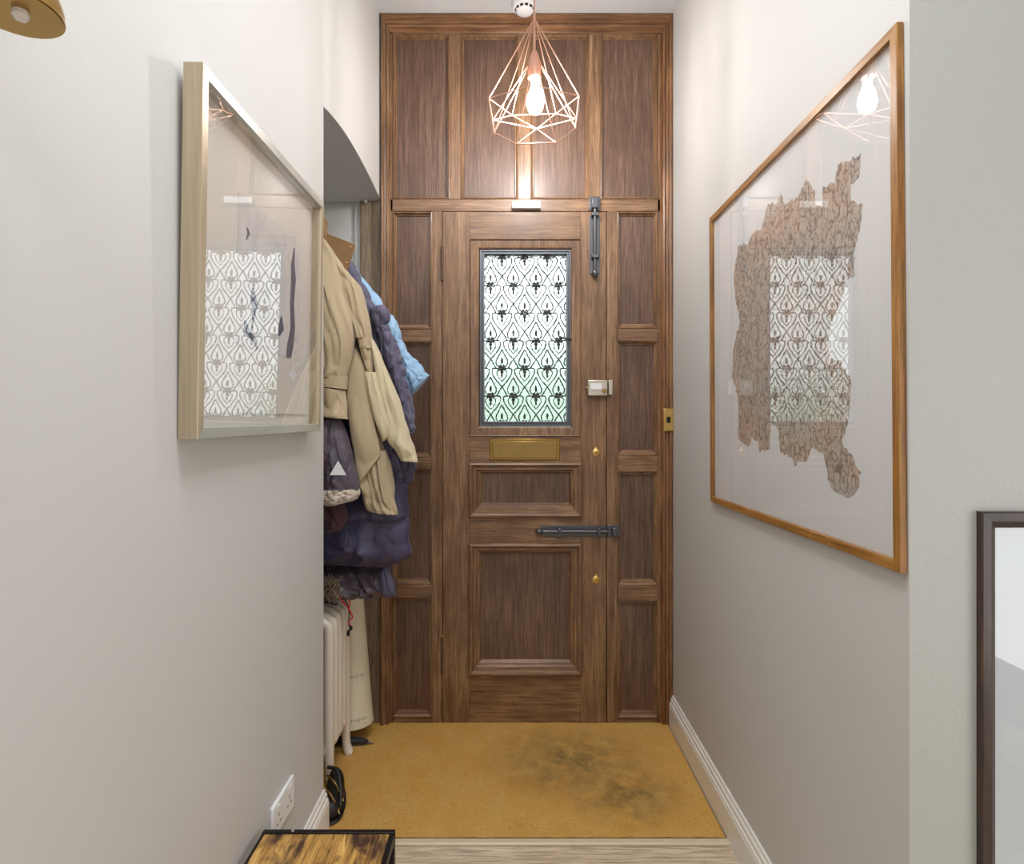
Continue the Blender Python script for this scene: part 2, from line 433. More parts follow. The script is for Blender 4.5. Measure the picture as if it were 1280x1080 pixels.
# outer casing: stepped moulding
cas = [(0, F + .05), (0, F - .030), (.006, F - .034), (.012, F - .030), (.015, F - .020), (.022, F - .018), (.027, F - .024), (.032, F - .020), (.036, F - .004), (.040, F + .002), (.040, F + .05)]
for sd, mt in (('T', 'oak_casing_horizontal'),):
    m = M(); x0, x1, z1 = X(477.5), X(839), Z(22)
    ring = []
    m.rings([[(x0 + d, y, z1 - d * 1.75) for d, y in cas], [(x1 - d, y, z1 - d * 1.75) for d, y in cas]]); m.build('casing', mt, su, smooth=40)
    m = M(); m.rings([[(x0 + d, y, 0.006) for d, y in cas], [(x0 + d, y, z1 - d * 1.75) for d, y in cas]]); m.build('casing', 'oak_vertical', su, smooth=40)
    cr_ = [(d * 1.3, y) for d, y in cas]
    m = M(); m.rings([[(x1 - d, y, 0.006) for d, y in cr_], [(x1 - d, y, z1 - d * 1.75) for d, y in cr_]]); m.build('casing', 'oak_casing_vertical', su, smooth=40)
member('rail', 487, 36, 826, 43, H_, su)
member('rail', 484, 249, 829, 264, H_, su)
member('stile', 485, 40, 491, 905, V_, su); member('stile', 822, 40, 828, 905, V_, su)
member('stile', 540, 264, 552.5, 905, V_, su); member('stile', 758.6, 264, 771.5, 905, V_, su)
M().box(X(546), X(561), F + .056, F + .075, .0, Z(256)).build('light_stop', V_, su); M().box(X(751), X(766), F + .056, F + .075, .0, Z(256)).build('light_stop', V_, su)  # unseen strips added behind the door gaps to block leaking daylight
M().box(X(545), X(766), F + .056, F + .075, Z(275), Z(255)).build('light_stop', H_, su); M().box(X(545), X(766), F + .004, F + .075, -.01, .0055).build('threshold', H_, su)
M().box(X(477), X(545), F + .056, F + .075, .0, Z(24)).build('back_board', V_, su); M().box(X(766), X(842), F + .056, F + .075, .0, Z(24)).build('back_board', V_, su); M().box(X(545), X(766), F + .056, F + .075, Z(255), Z(24)).build('back_board', V_, su)
UP = [(491, 562), (576, 647.5), (663.5, 736), (750.5, 822)]
for a, c in ((562, 576), (647.5, 663.5), (736, 750.5)): member('mullion', a, 43, c, 249, V_, su)
def panel(x0, y0, x1, y1, parent, big_bottom=True, f=F, rec=.014, w=.016):
    pn = M().box(X(x0) + .002, X(x1) - .002, f + rec, f + rec + .012, Z(y1) + .002, Z(y0) - .002).build('panel', 'oak_panel', parent)
    pr = [(0, f + rec + .004), (0, f - .002), (w * .25, f - .004), (w * .45, f), (w * .55, f + rec * .55), (w * .8, f + rec * .5), (w, f + rec), (w, f + rec + .004)]
    M().frame(X(x0), X(x1), Z(y1), Z(y0), pr).build('moulding', 'oak_vertical', pn, smooth=30)
    if big_bottom:
        pr2 = [(f + rec + .002, 0), (f - .009, 0), (f - .011, .004), (f - .006, .010), (f + .002, .013), (f + .004, .020), (f + rec, .024), (f + rec + .002, .0)]
        m = M(); z = Z(y1)
        m.rings([[(X(x0) + .001 + zz * .9, y, z + zz) for y, zz in pr2], [(X(x1) - .001 - zz * .9, y, z + zz) for y, zz in pr2]]).build('sill_moulding', 'oak_horizontal', pn, smooth=30)
for a, c in UP: panel(a, 43, c, 249, su, False)
for (x0, x1, ys) in ((491, 540, [(265, 412), (428, 572), (587, 730), (747, 895)]), (771.5, 822, [(265, 411), (427, 569), (590, 731), (751, 896)])):
    for i, (a, c) in enumerate(ys):
        panel(x0, a, x1, c, su)
        y2 = ys[i + 1][0] if i < 3 else 904.5
        member('rail', x0, c, x1, y2, H_, su, f=F - (.009 if i < 3 else 0), th=.064, bev=.004)
# ------------------------------------------------------------------ the door
dr = empty('door_1', (X(655), F, .006), kind='structure')
member('stile', 553.3, 264.8, 587, 903.5, V_, dr, f=F - .002); member('stile', 725.5, 264.8, 757.6, 903.5, V_, dr, f=F - .002)
for a, c in ((264.8, 299.5), (545, 579), (645.5, 680), (841, 903.5)): member('rail', 587, a, 725.5, c, H_, dr, f=F - .002)
def ring_mould(name, x0, y0, x1, y1, prof, mat, parent): return M().frame(X(x0), X(x1), Z(y1), Z(y0), prof).build(name, mat, parent, smooth=30)
ring_mould('glazing_frame', 587, 299, 726, 545.3, [(0, F + .05), (0, F - .006), (.002, F - .009), (.004, F - .008), (.006, F - .003), (.034, F - .001), (.040, F + .002), (.0425, F + .006), (.0425, F + .05)], V_, dr)
cf = ring_mould('casement', 599, 311, 714.6, 533, [(0, F + .045), (0, F + .010), (.003, F + .006), (.009, F + .006), (.010, F + .012), (.014, F + .012), (.016, F + .004), (.021, F + .004), (.023, F + .018), (.023, F + .045)], 'casement_metal', dr)
M().box(X(606), X(707.5), F + .022, F + .026, Z(529), Z(318)).build('pane', 'obscure_glass', cf)
M().tube([(X(714), F + .002, Z(424)), (X(710), F - .012, Z(424)), (X(703), F - .014, Z(423)), (X(699), F - .010, Z(421))], [.005, .005, .004, .005], 8).build('catch', 'black_iron', cf)
# wrought iron grille, outside the glass
gm = M(); px0, px1, py0, py1 = 604, 709, 316.5, 530.5
pit, rowh = 28.7, 35.05; GY = F + .036
def G(px, py): return (X(px), GY, Z(py))
def gcurve(pts, r=.0032, m=5):
    c = catmull(pts, m)
    run = []
    for p in c:
        if px0 <= p[0] <= px1 and py0 <= p[1] <= py1: run.append(G(*p))
        else:
            if len(run) > 1: gm.tube(run, r, 5, up=(0, 1, 0))
            run = []
    if len(run) > 1: gm.tube(run, r, 5, up=(0, 1, 0))
for r_ in range(-1, 8):
    y0 = 319.5 + r_ * rowh
    for c_ in range(-1, 5):
        x0 = 613 + c_ * pit + (14.3 if r_ % 2 == 0 else 0)
        for sg in (-1, 1):
            gcurve([(x0 + sg * 5, y0), (x0 + sg * 11.5, y0 + .4), (x0 + sg * 12.2, y0 + 6), (x0 + sg * 8, y0 + 14), (x0, y0 + 23.5), (x0 - sg * 3.5, y0 + 29), (x0 - sg * 6.5, y0 + 34.5)])
            gcurve([(x0 + sg * 1, y0 - .5), (x0 + sg * 6.5, y0 - 4.5), (x0 + sg * 7, y0 - 10), (x0 + sg * 3.5, y0 - 17), (x0, y0 - 24)])
            gcurve([(x0 + sg * 3, y0 + 1.5), (x0 + sg * 6.4, y0 + 4.5), (x0 + sg * 5.2, y0 + 10), (x0, y0 + 16.5)], .0024)
        if px0 + 3 < x0 < px1 - 3:
            for (dx, dy, rx, rz) in ((0, 0, 3.6, 3.0), (-3.2, .6, 2.6, 2.2), (3.2, .6, 2.6, 2.2), (0, -9.5, 1.6, 4.6), (0, 9, 1.5, 3.2), (0, 4.5, 2.4, 2.6), (-2, -3.2, 1.8, 1.8), (2, -3.2, 1.8, 1.8)):
                cx_, cy_ = x0 + dx, y0 + dy
                if py0 < cy_ - rz * .5 and cy_ + rz * .5 < py1:
                    rs = [[(X(cx_ + rx * q * math.cos(t * math.pi / 4)), GY + yy_, Z(cy_ + rz * q * math.sin(t * math.pi / 4))) for t in range(8)] for q, yy_ in ((.3, -.004), (.8, -.003), (1, 0), (.8, .003), (.3, .004))]
                    gm.rings(rs)
gm.frame(X(602.5), X(711), Z(532), Z(314.5), [(0, GY - .004), (.006, GY - .004), (.006, GY + .004), (0, GY + .004)])
gm.build('grille', 'grille_iron', cf, smooth=50)
# bolection panels
def bolection(x0, y0, x1, y1):
    pn = M().box(X(x0) + .01, X(x1) - .01, F + .012, F + .03, Z(y1) + .01, Z(y0) - .01).build('panel', 'oak_panel', dr)
    pr = [(0, F), (0, F - .016), (.003, F - .021), (.010, F - .024), (.016, F - .021), (.021, F - .012), (.028, F - .010), (.034, F - .011), (.040, F - .003), (.046, F - .001), (.050, F + .004), (.056, F + .012), (.056, F + .02)]
    x0_, x1_, z0_, z1_ = X(x0), X(x1), Z(y1), Z(y0)
    def corner(d): return [(x0_ + d, z0_ + d * 1.12), (x1_ - d, z0_ + d * 1.12), (x1_ - d, z1_ - d * .9), (x0_ + d, z1_ - d * .9)]
    for j, mt in enumerate((H_, V_, H_, V_)):
        a = [(corner(d)[j][0], y, corner(d)[j][1]) for d, y in pr]; c = [(corner(d)[(j + 1) % 4][0], y, corner(d)[(j + 1) % 4][1]) for d, y in pr]
        M().rings([a, c]).build('moulding', mt, pn, smooth=28)
bolection(586, 578, 727, 646.5); bolection(586, 678.5, 727, 843)
# letter plate
lp = M().box(X(612), X(699.5), F - .006, F - .001, Z(575), Z(548.5)).build('letter_plate', 'aged_brass', dr, bevel=.002)
M().box(X(616), X(695.5), F - .010, F - .006, Z(572), Z(551.5)).build('letter_flap', 'brass', lp, bevel=.0015)
# vertical iron bolt
def bolt(pts, horizontal):
    (x0, y0, x1, y1) = pts
    pl = M().box(X(x0), X(x1), F - .006, F - .002, Z(y1), Z(y0)).build('bolt', 'black_iron', dr, bevel=.0015)
    cx_, cy_ = (x0 + x1) / 2, (y0 + y1) / 2
    if horizontal:
        a = (X(x0 + 1), F - .018, Z(cy_)); c = (X(758), F - .018, Z(cy_)); clips = [(699, cy_), (748, cy_)]; e = Vector((X(674), F - .018, Z(cy_)))
        prof_ax = 0; 
    else:
        a = (X(cx_), F - .018, Z(y1 - 4)); c = (X(cx_), F - .018, Z(252)); clips = [(cx_, 322), (cx_, 270)]; e = Vector((X(cx_), F - .018, Z(343)))
        prof_ax = 2
    M().tube([a, c], .0075, 12).build('bolt_rod', 'black_iron', pl)
    for (ux, uy) in clips:
        if horizontal: M().box(X(ux) - .008, X(ux) + .008, F - .030, F - .005, Z(uy) - .016, Z(uy) + .016).build('bolt_clip', 'black_iron', pl, bevel=.003)
        else: M().box(X(ux) - .016, X(ux) + .016, F - .030, F - .005, Z(uy) - .009, Z(uy) + .009).build('bolt_clip', 'black_iron', pl, bevel=.003)
    kn = M(); kn.lathe(e, [(.0, -.017), (.009, -.015), (.014, -.006), (.015, .002), (.011, .011), (.008, .015), (0.0, .017)], 16, prof_ax); kn.build('bolt_knob', 'black_iron', pl, sub=0)
    return pl
bolt((736.5, 270, 749.5, 343.5), False); bolt((677, 656.5, 757.3, 670.5), True)
kp = M().box(X(736), X(750), F - .006, F, Z(264), Z(246)).build('bolt_keeper', 'black_iron', su, bevel=.002); M().box(X(738.5), X(747), F - .030, F - .006, Z(263), Z(249)).build('socket', 'black_iron', kp, bevel=.004)
kp = M().box(X(759), X(775), F - .006, F, Z(671), Z(656)).build('bolt_keeper', 'black_iron', su, bevel=.002); M().box(X(764), X(771), F - .030, F - .006, Z(669), Z(658)).build('socket', 'black_iron', kp, bevel=.004)
# night latch
nl = M().box(X(734), X(758), F - .030, F - .002, Z(495), Z(475.5)).build('night_latch', 'steel_lock', dr, bevel=.003)
M().box(X(737), X(751), F - .034, F - .030, Z(487.5), Z(480)).build('label_plate', 'white_plastic', nl, bevel=.001)
M().lathe((X(754), F - .030, Z(489)), [(.009, -.012), (.010, -.008), (.010, 0)], 14, 1).build('snib', 'brass', nl)
M().lathe((X(732.5), F - .016, Z(485)), [(.0, -.006), (.006, -.004), (.006, .006)], 12, 0).build('release_button', 'brass', nl)
M().box(X(759.5), X(764.5), F - .028, F, Z(494), Z(475.5)).build('latch_keep', 'steel_lock', su, bevel=.002)
for py in (565, 724):
    es = M().lathe((X(745), F - .002, Z(py + .5)), [(.0, -.005), (.013, -.005), (.0165, -.003), (.017, 0)], 20, 1).build('keyhole_cover', 'bright_brass', dr)
    M().lathe((X(745), F - .007, Z(py + 1)), [(.0, -.005), (.006, -.005), (.007, 0)], 12, 1).build('lock_cylinder', 'brass', es)
    M().lathe((X(745), F - .003, Z(py - 5)), [(.0, -.003), (.006, -.002), (.006, 0)], 10, 1).build('cover_pivot', 'bright_brass', es)
for (a, c, xx, mt) in ((308, 351, 553, 'hinge_metal'), (796, 842, 552.6, 'hinge_metal')):
    hg = M(); 
    for i in range(5):
        h0 = Z(c) + (Z(a) - Z(c)) * i / 5; h1 = Z(c) + (Z(a) - Z(c)) * (i + 1) / 5
        hg.lathe((X(xx), F - .006, h0), [(.0045, .0005), (.0058, .002), (.0058, h1 - h0 - .002), (.0045, h1 - h0 - .0005)], 10)
    hg.build('hinge', mt, dr)
M().lathe((X(552), F - .006, Z(796)), [(.0, .0), (.006, .003), (.006, .008), (.0, .012)], 10).build('hinge_finial', 'bright_brass', dr)

# small fittings
bs = M().box(X(826.5), X(838.5), F - .042, F - .034, Z(538.5), Z(511)).build('door_bell_plate', 'bright_brass', bevel=.0015)
bs.name = 'light_switch'; tag(bs, 'small brass switch plate fixed on right casing of the door', 'switch')
M().box(X(830.2), X(834.6), F - .046, F - .042, Z(528.5), Z(521)).build('toggle', 'black_metal', bs, bevel=.001)
M().lathe((X(832.5), F - .042, Z(533.5)), [(0, -.002), (.002, -.001), (.002, 0)], 8, 1).build('screw', 'steel_lock', bs)
ms = M().box(X(640), X(675.5), F - .024, F, Z(262.5), Z(254)).build('magnetic_sensor', 'white_plastic', bevel=.003)
tag(ms, 'small white rectangular sensor fixed on the rail above the door', 'sensor')

sd = empty('smoke_detector', (.068, 2.485, CEIL), 'round white smoke detector on ceiling behind the pendant lamp', 'smoke detector')
M().lathe((.068, 2.485, CEIL), [(0, -.054), (.026, -.053), (.036, -.047), (.042, -.036), (.050, -.034), (.053, -.028), (.053, 0)], 32).build('housing', 'white_plastic', sd)
m = M()
for k in range(12):
    a = k * math.pi / 6; c_, s_ = math.cos(a), math.sin(a); c2, s2 = math.cos(a + .34), math.sin(a + .34)
    cx0, cy0 = .068, 2.485; r0, r1 = .0405, .0375
    q = [(cx0 + r0 * c_, cy0 + r0 * s_, CEIL - .037), (cx0 + r0 * c2, cy0 + r0 * s2, CEIL - .037), (cx0 + r1 * c2, cy0 + r1 * s2, CEIL - .0455), (cx0 + r1 * c_, cy0 + r1 * s_, CEIL - .0455)]
    b = len(m.v); m.v += q; m.v += [(x_ + (x_ - cx0) * .04, y_ + (y_ - cy0) * .04, z_ - .0008) for x_, y_, z_ in q]; m.f += [(b, b + 1, b + 2, b + 3), (b + 4, b + 5, b + 6, b + 7), (b, b + 1, b + 5, b + 4), (b + 2, b + 3, b + 7, b + 6)]
m.build('vent_slots', 'black_metal', sd)

# ------------------------------------------------------------------ pendant lamp
LY = 2.15; R1 = .17
apex = P(668, 23, LY); inner = P(668, 69, LY)
pl = empty('pendant_lamp', tuple(P(668, 180, LY)), 'geometric copper wire cage pendant lamp with lit bulb before door', 'lamp')
A_ = [P(666, 106, LY - R1), P(724, 120, LY - .31 * R1), P(695, 142, LY + .81 * R1), P(640, 144, LY + .81 * R1), P(611, 123, LY - .31 * R1)]
L2, M1, M2, R2 = P(617.6, 166, LY - .05), P(645.7, 180, LY - .12), P(695, 178.5, LY - .12), P(719.6, 160, LY - .03)
L1, FF, R1_ = P(616, 150, LY + .07), P(671, 161, LY + .13), P(721, 148, LY + .08)
edges = [(A_[i], A_[(i + 1) % 5]) for i in range(5)] + [(apex, a) for a in A_]
edges += [(L2, M1), (M1, M2), (M2, R2), (R2, R1_), (R1_, FF), (FF, L1), (L1, L2), (FF, M1), (FF, M2), (A_[4], L2), (A_[1], R2), (A_[4], L1), (A_[1], R1_), (A_[3], L1), (A_[2], R1_), (A_[3], FF), (A_[2], FF), (apex, L2), (apex, R2)]
edges += [(inner, M1), (inner, M2), (inner, L2), (inner, R2), (inner, L1), (inner, R1_), (A_[0], M1), (A_[0], M2)]
edges = edges[:-2]
m = M()
for a, c in edges:
    m.tube([a, c], .0021, 6)
for p in A_ + [L2, M1, M2, R2, L1, FF, R1_]: m.lathe(p, [(0, -.0038), (.0032, -.002), (.0038, 0), (.0032, .002), (0, .0038)], 8)
m.build('wire_cage', 'rose_copper', pl)
M().tube([inner + Vector((0, 0, -.01)), apex + Vector((0, 0, .015))], .005, 10).build('stem', 'rose_copper', pl)
M().lathe(P(668, 98, LY), [(.0, .0), (.024, .0), (.0245, .055), (.018, .075), (.009, .10), (0, .102)], 20).build('lamp_holder', 'rose_copper', pl)
bc = P(669, 123, LY)
bl = M().lathe(bc, [(0, -.058), (.014, -.055), (.025, -.045), (.031, -.028), (.032, -.012), (.028, .008), (.020, .030), (.015, .045), (.014, .062), (0, .064)], 20).build('bulb', 'bulb_glow', pl)
M().tube([apex + Vector((0, 0, .01)), Vector((apex.x, LY, CEIL))], .0035, 8).build('cord', 'rose_copper', pl)
M().lathe((apex.x, LY, CEIL), [(0, -.03), (.03, -.028), (.05, -.01), (.052, 0)], 24).build('ceiling_rose', 'rose_copper', pl)

# ------------------------------------------------------------------ pictures
def basis(o, u, w):                          # local x -> along wall, z -> up, y -> out of the picture towards the viewer side
    u = u.normalized(); w = (w - u * w.dot(u)).normalized(); nn = u.cross(w)
    m4 = Matrix(((u.x, -nn.x, w.x, o.x), (u.y, -nn.y, w.y, o.y), (u.z, -nn.z, w.z, o.z), (0, 0, 0, 1))); return m4
def hit(mt, px, py, off=0.0):
    # where the sight line through a pixel meets the picture plane, in picture coordinates
    inv = mt.inverted(); c = inv @ Vector((0, 0, H)); d = (inv.to_3x3()) @ Vector(((px - CX) / FPX, 1, -(py - CY) / FPX))
    t = (off - c.y) / d.y; p = c + d * t; return p.x, p.z
# left picture: local x runs towards the door (+Y), outwards = +X
o = Vector((-.572, 1.065, 1.321)); u = Vector((0, 1, .004)); w = Vector((.012, 0, .69))
u_ = u.normalized(); w_ = (w - u_ * w.dot(u_)).normalized(); n_out = Vector((1, 0, 0)); n_out = (n_out - w_ * n_out.dot(w_)).normalized()
ML = Matrix(((u_.x, -n_out.x, w_.x, o.x), (u_.y, -n_out.y, w_.y, o.y), (u_.z, -n_out.z, w_.z, o.z), (0, 0, 0, 1)))
lw, lh, ld = .697, .692, .036
lpic = empty('framed_picture', tuple(ML @ Vector((lw / 2, ld, 0))), 'deep champagne framed picture hung on the left wall, grey wash artwork', 'picture')
def bars(name_m, x1, z1, prof, mv, mh, parent, mt, names='frame_bar'):
    def corner(d): return [(d, d), (x1 - d, d), (x1 - d, z1 - d), (d, z1 - d)]
    for j in range(4):
        a = [(corner(d)[j][0], y, corner(d)[j][1]) for d, y in prof]; c = [(corner(d)[(j + 1) % 4][0], y, corner(d)[(j + 1) % 4][1]) for d, y in prof]
        M().rings([a, c]).build(names, mh if j % 2 == 0 else mv, parent, smooth=30, mtx=mt)
bars('frame', lw, lh, [(0, ld), (0, .001), (.001, 0), (.021, 0), (.022, .002), (.022, .030), (.022, ld)], 'champagne_leaf', 'champagne_leaf_face', lpic, ML)
M().box(.022, lw - .022, .028, ld - .001, .022, lh - .022).build('backing_board', 'mat_board', lpic, mtx=ML)
# window slip inside the box and deckled sheet
sh = M(); N = 80; x0, x1, z0, z1 = .05, lw - .055, .05, lh - .05; ring = []
for i in range(N): ring.append((x0 + (x1 - x0) * i / N, z0 + .003 * noise.noise(Vector((i * .9, 0, 0)))))
for i in range(N): ring.append((x1 + .003 * noise.noise(Vector((0, i * .7, 3))), z0 + (z1 - z0) * i / N))
for i in range(N): ring.append((x1 - (x1 - x0) * i / N, z1 + .003 * noise.noise(Vector((i * .9, 5, 0)))))
for i in range(N): ring.append((x0 + .003 * noise.noise(Vector((0, i * .7, 9))), z1 - (z1 - z0) * i / N))
sh.prism([(a, c) for a, c in ring], (.0245, .0255), 1); shp = sh.build('paper_sheet', 'mat_board', lpic, mtx=ML, smooth=0)
a0 = hit(ML, 298, 240, .024); a1 = hit(ML, 373, 451, .024)
M().box(a0[0], a1[0], .0235, .0244, a1[1], a0[1]).build('print_image', 'grey_wash', shp, mtx=ML)
ink = M()
def strip(pts, y0=.0228, y1=.0236):
    l = [p[:2] for p in pts]; 
    poly = [(hit(ML, p[0] - p[2], p[1], .023)) for p in pts] + [(hit(ML, p[0] + p[2], p[1], .023)) for p in reversed(pts)]
    ink.prism(poly, (y0, y1), 1)
strip([(368, 310, .5), (366, 330, 2), (367, 350, 3), (365, 380, 2.4), (366, 410, 2.8), (363, 432, 4), (361, 447, 3)])
strip([(316, 360, .5), (317, 374, 4), (319, 380, 4), (317, 396, 1.5), (315, 410, .8)]); strip([(309, 284, .4), (311, 292, 1.6), (308, 300, .5)])
strip([(306, 400, .6), (309, 414, 4.2), (318, 426, 2), (322, 436, .8)]); strip([(352, 395, .5), (351, 412, 4), (349, 420, .8)])
ink.build('ink_marks', 'black_ink', shp, mtx=ML, kind='stuff')
M().box(.022, lw - .022, .006, .0078, .022, lh - .022).build('glass', 'picture_glass', lpic, mtx=ML, smooth=0)

# right picture, local x runs towards the camera (-Y), outwards = -X
o = Vector((.7085, 2.040, 1.0705)); u = Vector((-.004, -1.0, .0105)); u_ = u.normalized(); w_ = Vector((0, 0, 1)); w_ = (w_ - u_ * w_.dot(u_)).normalized()
n_out = Vector((-1, 0, 0)); n_out = (n_out - u_ * n_out.dot(u_)); n_out = (n_out - w_ * n_out.dot(w_)).normalized()
MR = Matrix(((u_.x, -n_out.x, w_.x, o.x), (u_.y, -n_out.y, w_.y, o.y), (u_.z, -n_out.z, w_.z, o.z), (0, 0, 0, 1)))
rw, rh, rd = .996, 1.0, .013
rpic = empty('framed_picture', tuple(MR @ Vector((rw / 2, rd, 0))), 'large square picture in slim oak frame on right wall, brown scribbled shape', 'picture')
bars('frame', rw, rh, [(0, rd), (0, .001), (.001, 0), (.019, 0), (.020, .001), (.020, rd)], 'picture_oak_vertical', 'picture_oak_horizontal', rpic, MR)
M().box(.02, rw - .02, .0105, rd - .0005, .02, rh - .02).build('backing_paper', 'mat_white', rpic, mtx=MR)
SH = [(1076,192),(1073,222),(1062,230),(1064,252),(1078,256),(1075,281),(1067,315),(1068,344),(1056,352),(1052,370),(1045,389),(1038,402),(1034,436),(1040,448),(1052,454),(1064,480),(1062,505),(1060,528),(1052,550),(1056,560),(1060,566),(1065,569),(1070,582),(1076,591),(1071,613),(1062,621),(1045,615),(1035,600),(1034,587),(1030,570),(1019,561),(1014,560),(1008,576),(1002,572),(993,582),(990,572),(975,563),(973,535),(963,526),(962,561),(949,565),(947,550),(940,546),(936,558),(923,547),(923,506),(921,491),(915.5,472),(917,435),(925,402),(919,370),(917,344),(923,307),(936,304),(940,292),(952,285),(960,255),(971,255),(976,241),(980,255),(997,248),(1008,224),(1018,237),(1019,255),(1028,255),(1028,233),(1043,230),(1047,205),(1060,202)]
pts = [hit(MR, a, c, .010) for a, c in SH]; fine = []
for i in range(len(pts)):
    a, c = pts[i], pts[(i + 1) % len(pts)]; L = math.hypot(a[0] - c[0], a[1] - c[1]); k = max(2, int(L / .008))
    for j in range(k):
        t = j / k; q = .0035 if j else .0
        fine.append((a[0] + (c[0] - a[0]) * t + random.uniform(-q, q), a[1] + (c[1] - a[1]) * t + random.uniform(-q, q) * 1.6))
M().prism(fine, (.0097, .0105), 1).build('scribbled_shape', 'scribble_ink', rpic, mtx=MR, smooth=0)
M().box(.02, rw - .02, .003, .0045, .02, rh - .02).build('glass', 'picture_glass', rpic, mtx=MR, smooth=0)

# frame on the return wall, cut by the edge of the photograph
fo = Vector(P(1228, 1078, 1.018)); fx0 = (1227 - CX) * 1.029 / FPX; fz1 = H - (640 - CY) * 1.029 / FPX
MF = Matrix.Translation(Vector((fx0, 1.027, fz1 - .92)))
fp = empty('framed_picture', (fx0 + .31, 1.040, fz1 - .92), 'dark walnut framed picture at lower right, cut by the photo edge', 'picture')
bars('frame', .62, .92, [(0, .013), (0, .002), (.002, 0), (.016, 0), (.018, .001), (.026, .007), (.029, .008), (.029, .013)], 'walnut_vertical', 'walnut_horizontal', fp, MF)
M().box(.029, .591, .010, .0125, .029, .891).build('backing_paper', 'mat_cool', fp, mtx=MF)
M().box(.029, .591, .0085, .0095, .029, .891).build('glass', 'picture_glass', fp, mtx=MF, smooth=0)

# ------------------------------------------------------------------ brass light, socket, table
bx = P(14, 13, .62)
bwl = empty('brass_wall_light', (-.61, .60, bx.z + .05), 'brass dome wall light with pearly bulb at upper left corner', 'lamp')
r = .0465
m = M(); prof = [(r, 0), (r * .985, .010), (r * .93, .020), (r * .78, .034), (r * .5, .045), (.008, .050)]
pi_ = [(a - .0015, h - .001) for a, h in prof]
m.lathe(bx, [(r - .0015, .0)] + [(a, h) for a, h in prof] + [(.004, .050)] + [(a, h) for a, h in reversed(pi_)], 48); m.v = [tuple(v) for v in m.v]
shd = m.build('shade', 'aged_brass', bwl)
M().lathe(bx + Vector((.010, 0, -.006)), [(0, -.006), (.0055, -.004), (.008, 0), (.0075, .005), (.004, .009), (0, .010)], 20).build('bulb', 'pearl_bulb', bwl)
M().tube([bx + Vector((.010, 0, .003)), bx + Vector((.011, 0, .022)), bx + Vector((0, 0, .048))], .003, 8).build('bulb_stem', 'aged_brass', bwl)
M().tube(catmull([tuple(bx + Vector((0, 0, .048))), tuple(bx + Vector((0, 0, .085))), tuple(bx + Vector((-.03, 0, .10))), (-.60, .62, bx.z + .09)], 5), .005, 10).build('arm', 'aged_brass', bwl)
M().lathe((-.61, .62, bx.z + .09), [(.028, 0), (.028, .006), (.02, .010), (0, .012)], 24, 0).build('wall_plate', 'aged_brass', bwl)

so = M().box(-.61, -.600, 1.478, 1.624, .280, .366).build('wall_socket', 'white_plastic', bevel=.003); tag(so, 'white double socket plate low on left wall by skirting', 'socket')
for yy_ in (1.51, 1.592): M().box(-.600, -.5975, yy_ - .007, yy_ + .007, .343, .355).build('rocker', 'white_gloss', so, bevel=.001)
m = M()
for yy_ in (1.515, 1.587):
    for dy, dz, sy, sz in ((0, .042, .002, .004), (-.011, .022, .0035, .002), (.011, .022, .0035, .002)): m.box(-.6002, -.5996, yy_ + dy - sy, yy_ + dy + sy, .285 + dz - sz, .285 + dz + sz)
m.build('pin_holes', 'black_metal', so, kind='stuff')

tz = .362; tY1 = 1.402; tx0, tx1 = -.592, -.274
tb = empty('side_table', ((tx0 + tx1) / 2, .98, 0), 'rustic board side table in black metal frame at bottom left', 'table')
M().box(tx0 + .006, tx1 - .012, .562, tY1 - .010, tz - .012, tz + .002).build('tabletop', 'rustic_board', tb, bevel=.001)
m = M(); fr_h = .018
m.box(tx0, tx1, tY1 - .012, tY1, tz - fr_h, tz + .006); m.box(tx0, tx1, .55, .562, tz - fr_h, tz + .006)
m.box(tx1 - .012, tx1, .55, tY1, tz - fr_h, tz + .004); m.box(tx0, tx0 + .006, .55, tY1, tz - fr_h, tz + .004)
m.build('top_frame', 'black_metal', tb, bevel=.001)
for xx in (tx0 + .009, tx1 - .009):
    for y_ in (.559, tY1 - .009): M().box(xx - .009, xx + .009, y_ - .009, y_ + .009, 0, tz - fr_h).build('leg', 'black_metal', tb, bevel=.001)
m = M().box(tx0 + .006, tx1 - .012, .562, tY1 - .012, .10, .112).build('shelf', 'rustic_board', tb)
M().lathe(((325 - 366 + 0) * 0 + P(366, 1036, tY1 - .006).x, tY1 - .006, tz + .006), [(.004, 0), (.004, .001), (0, .0016)], 10).build('screw', 'steel_lock', tb)

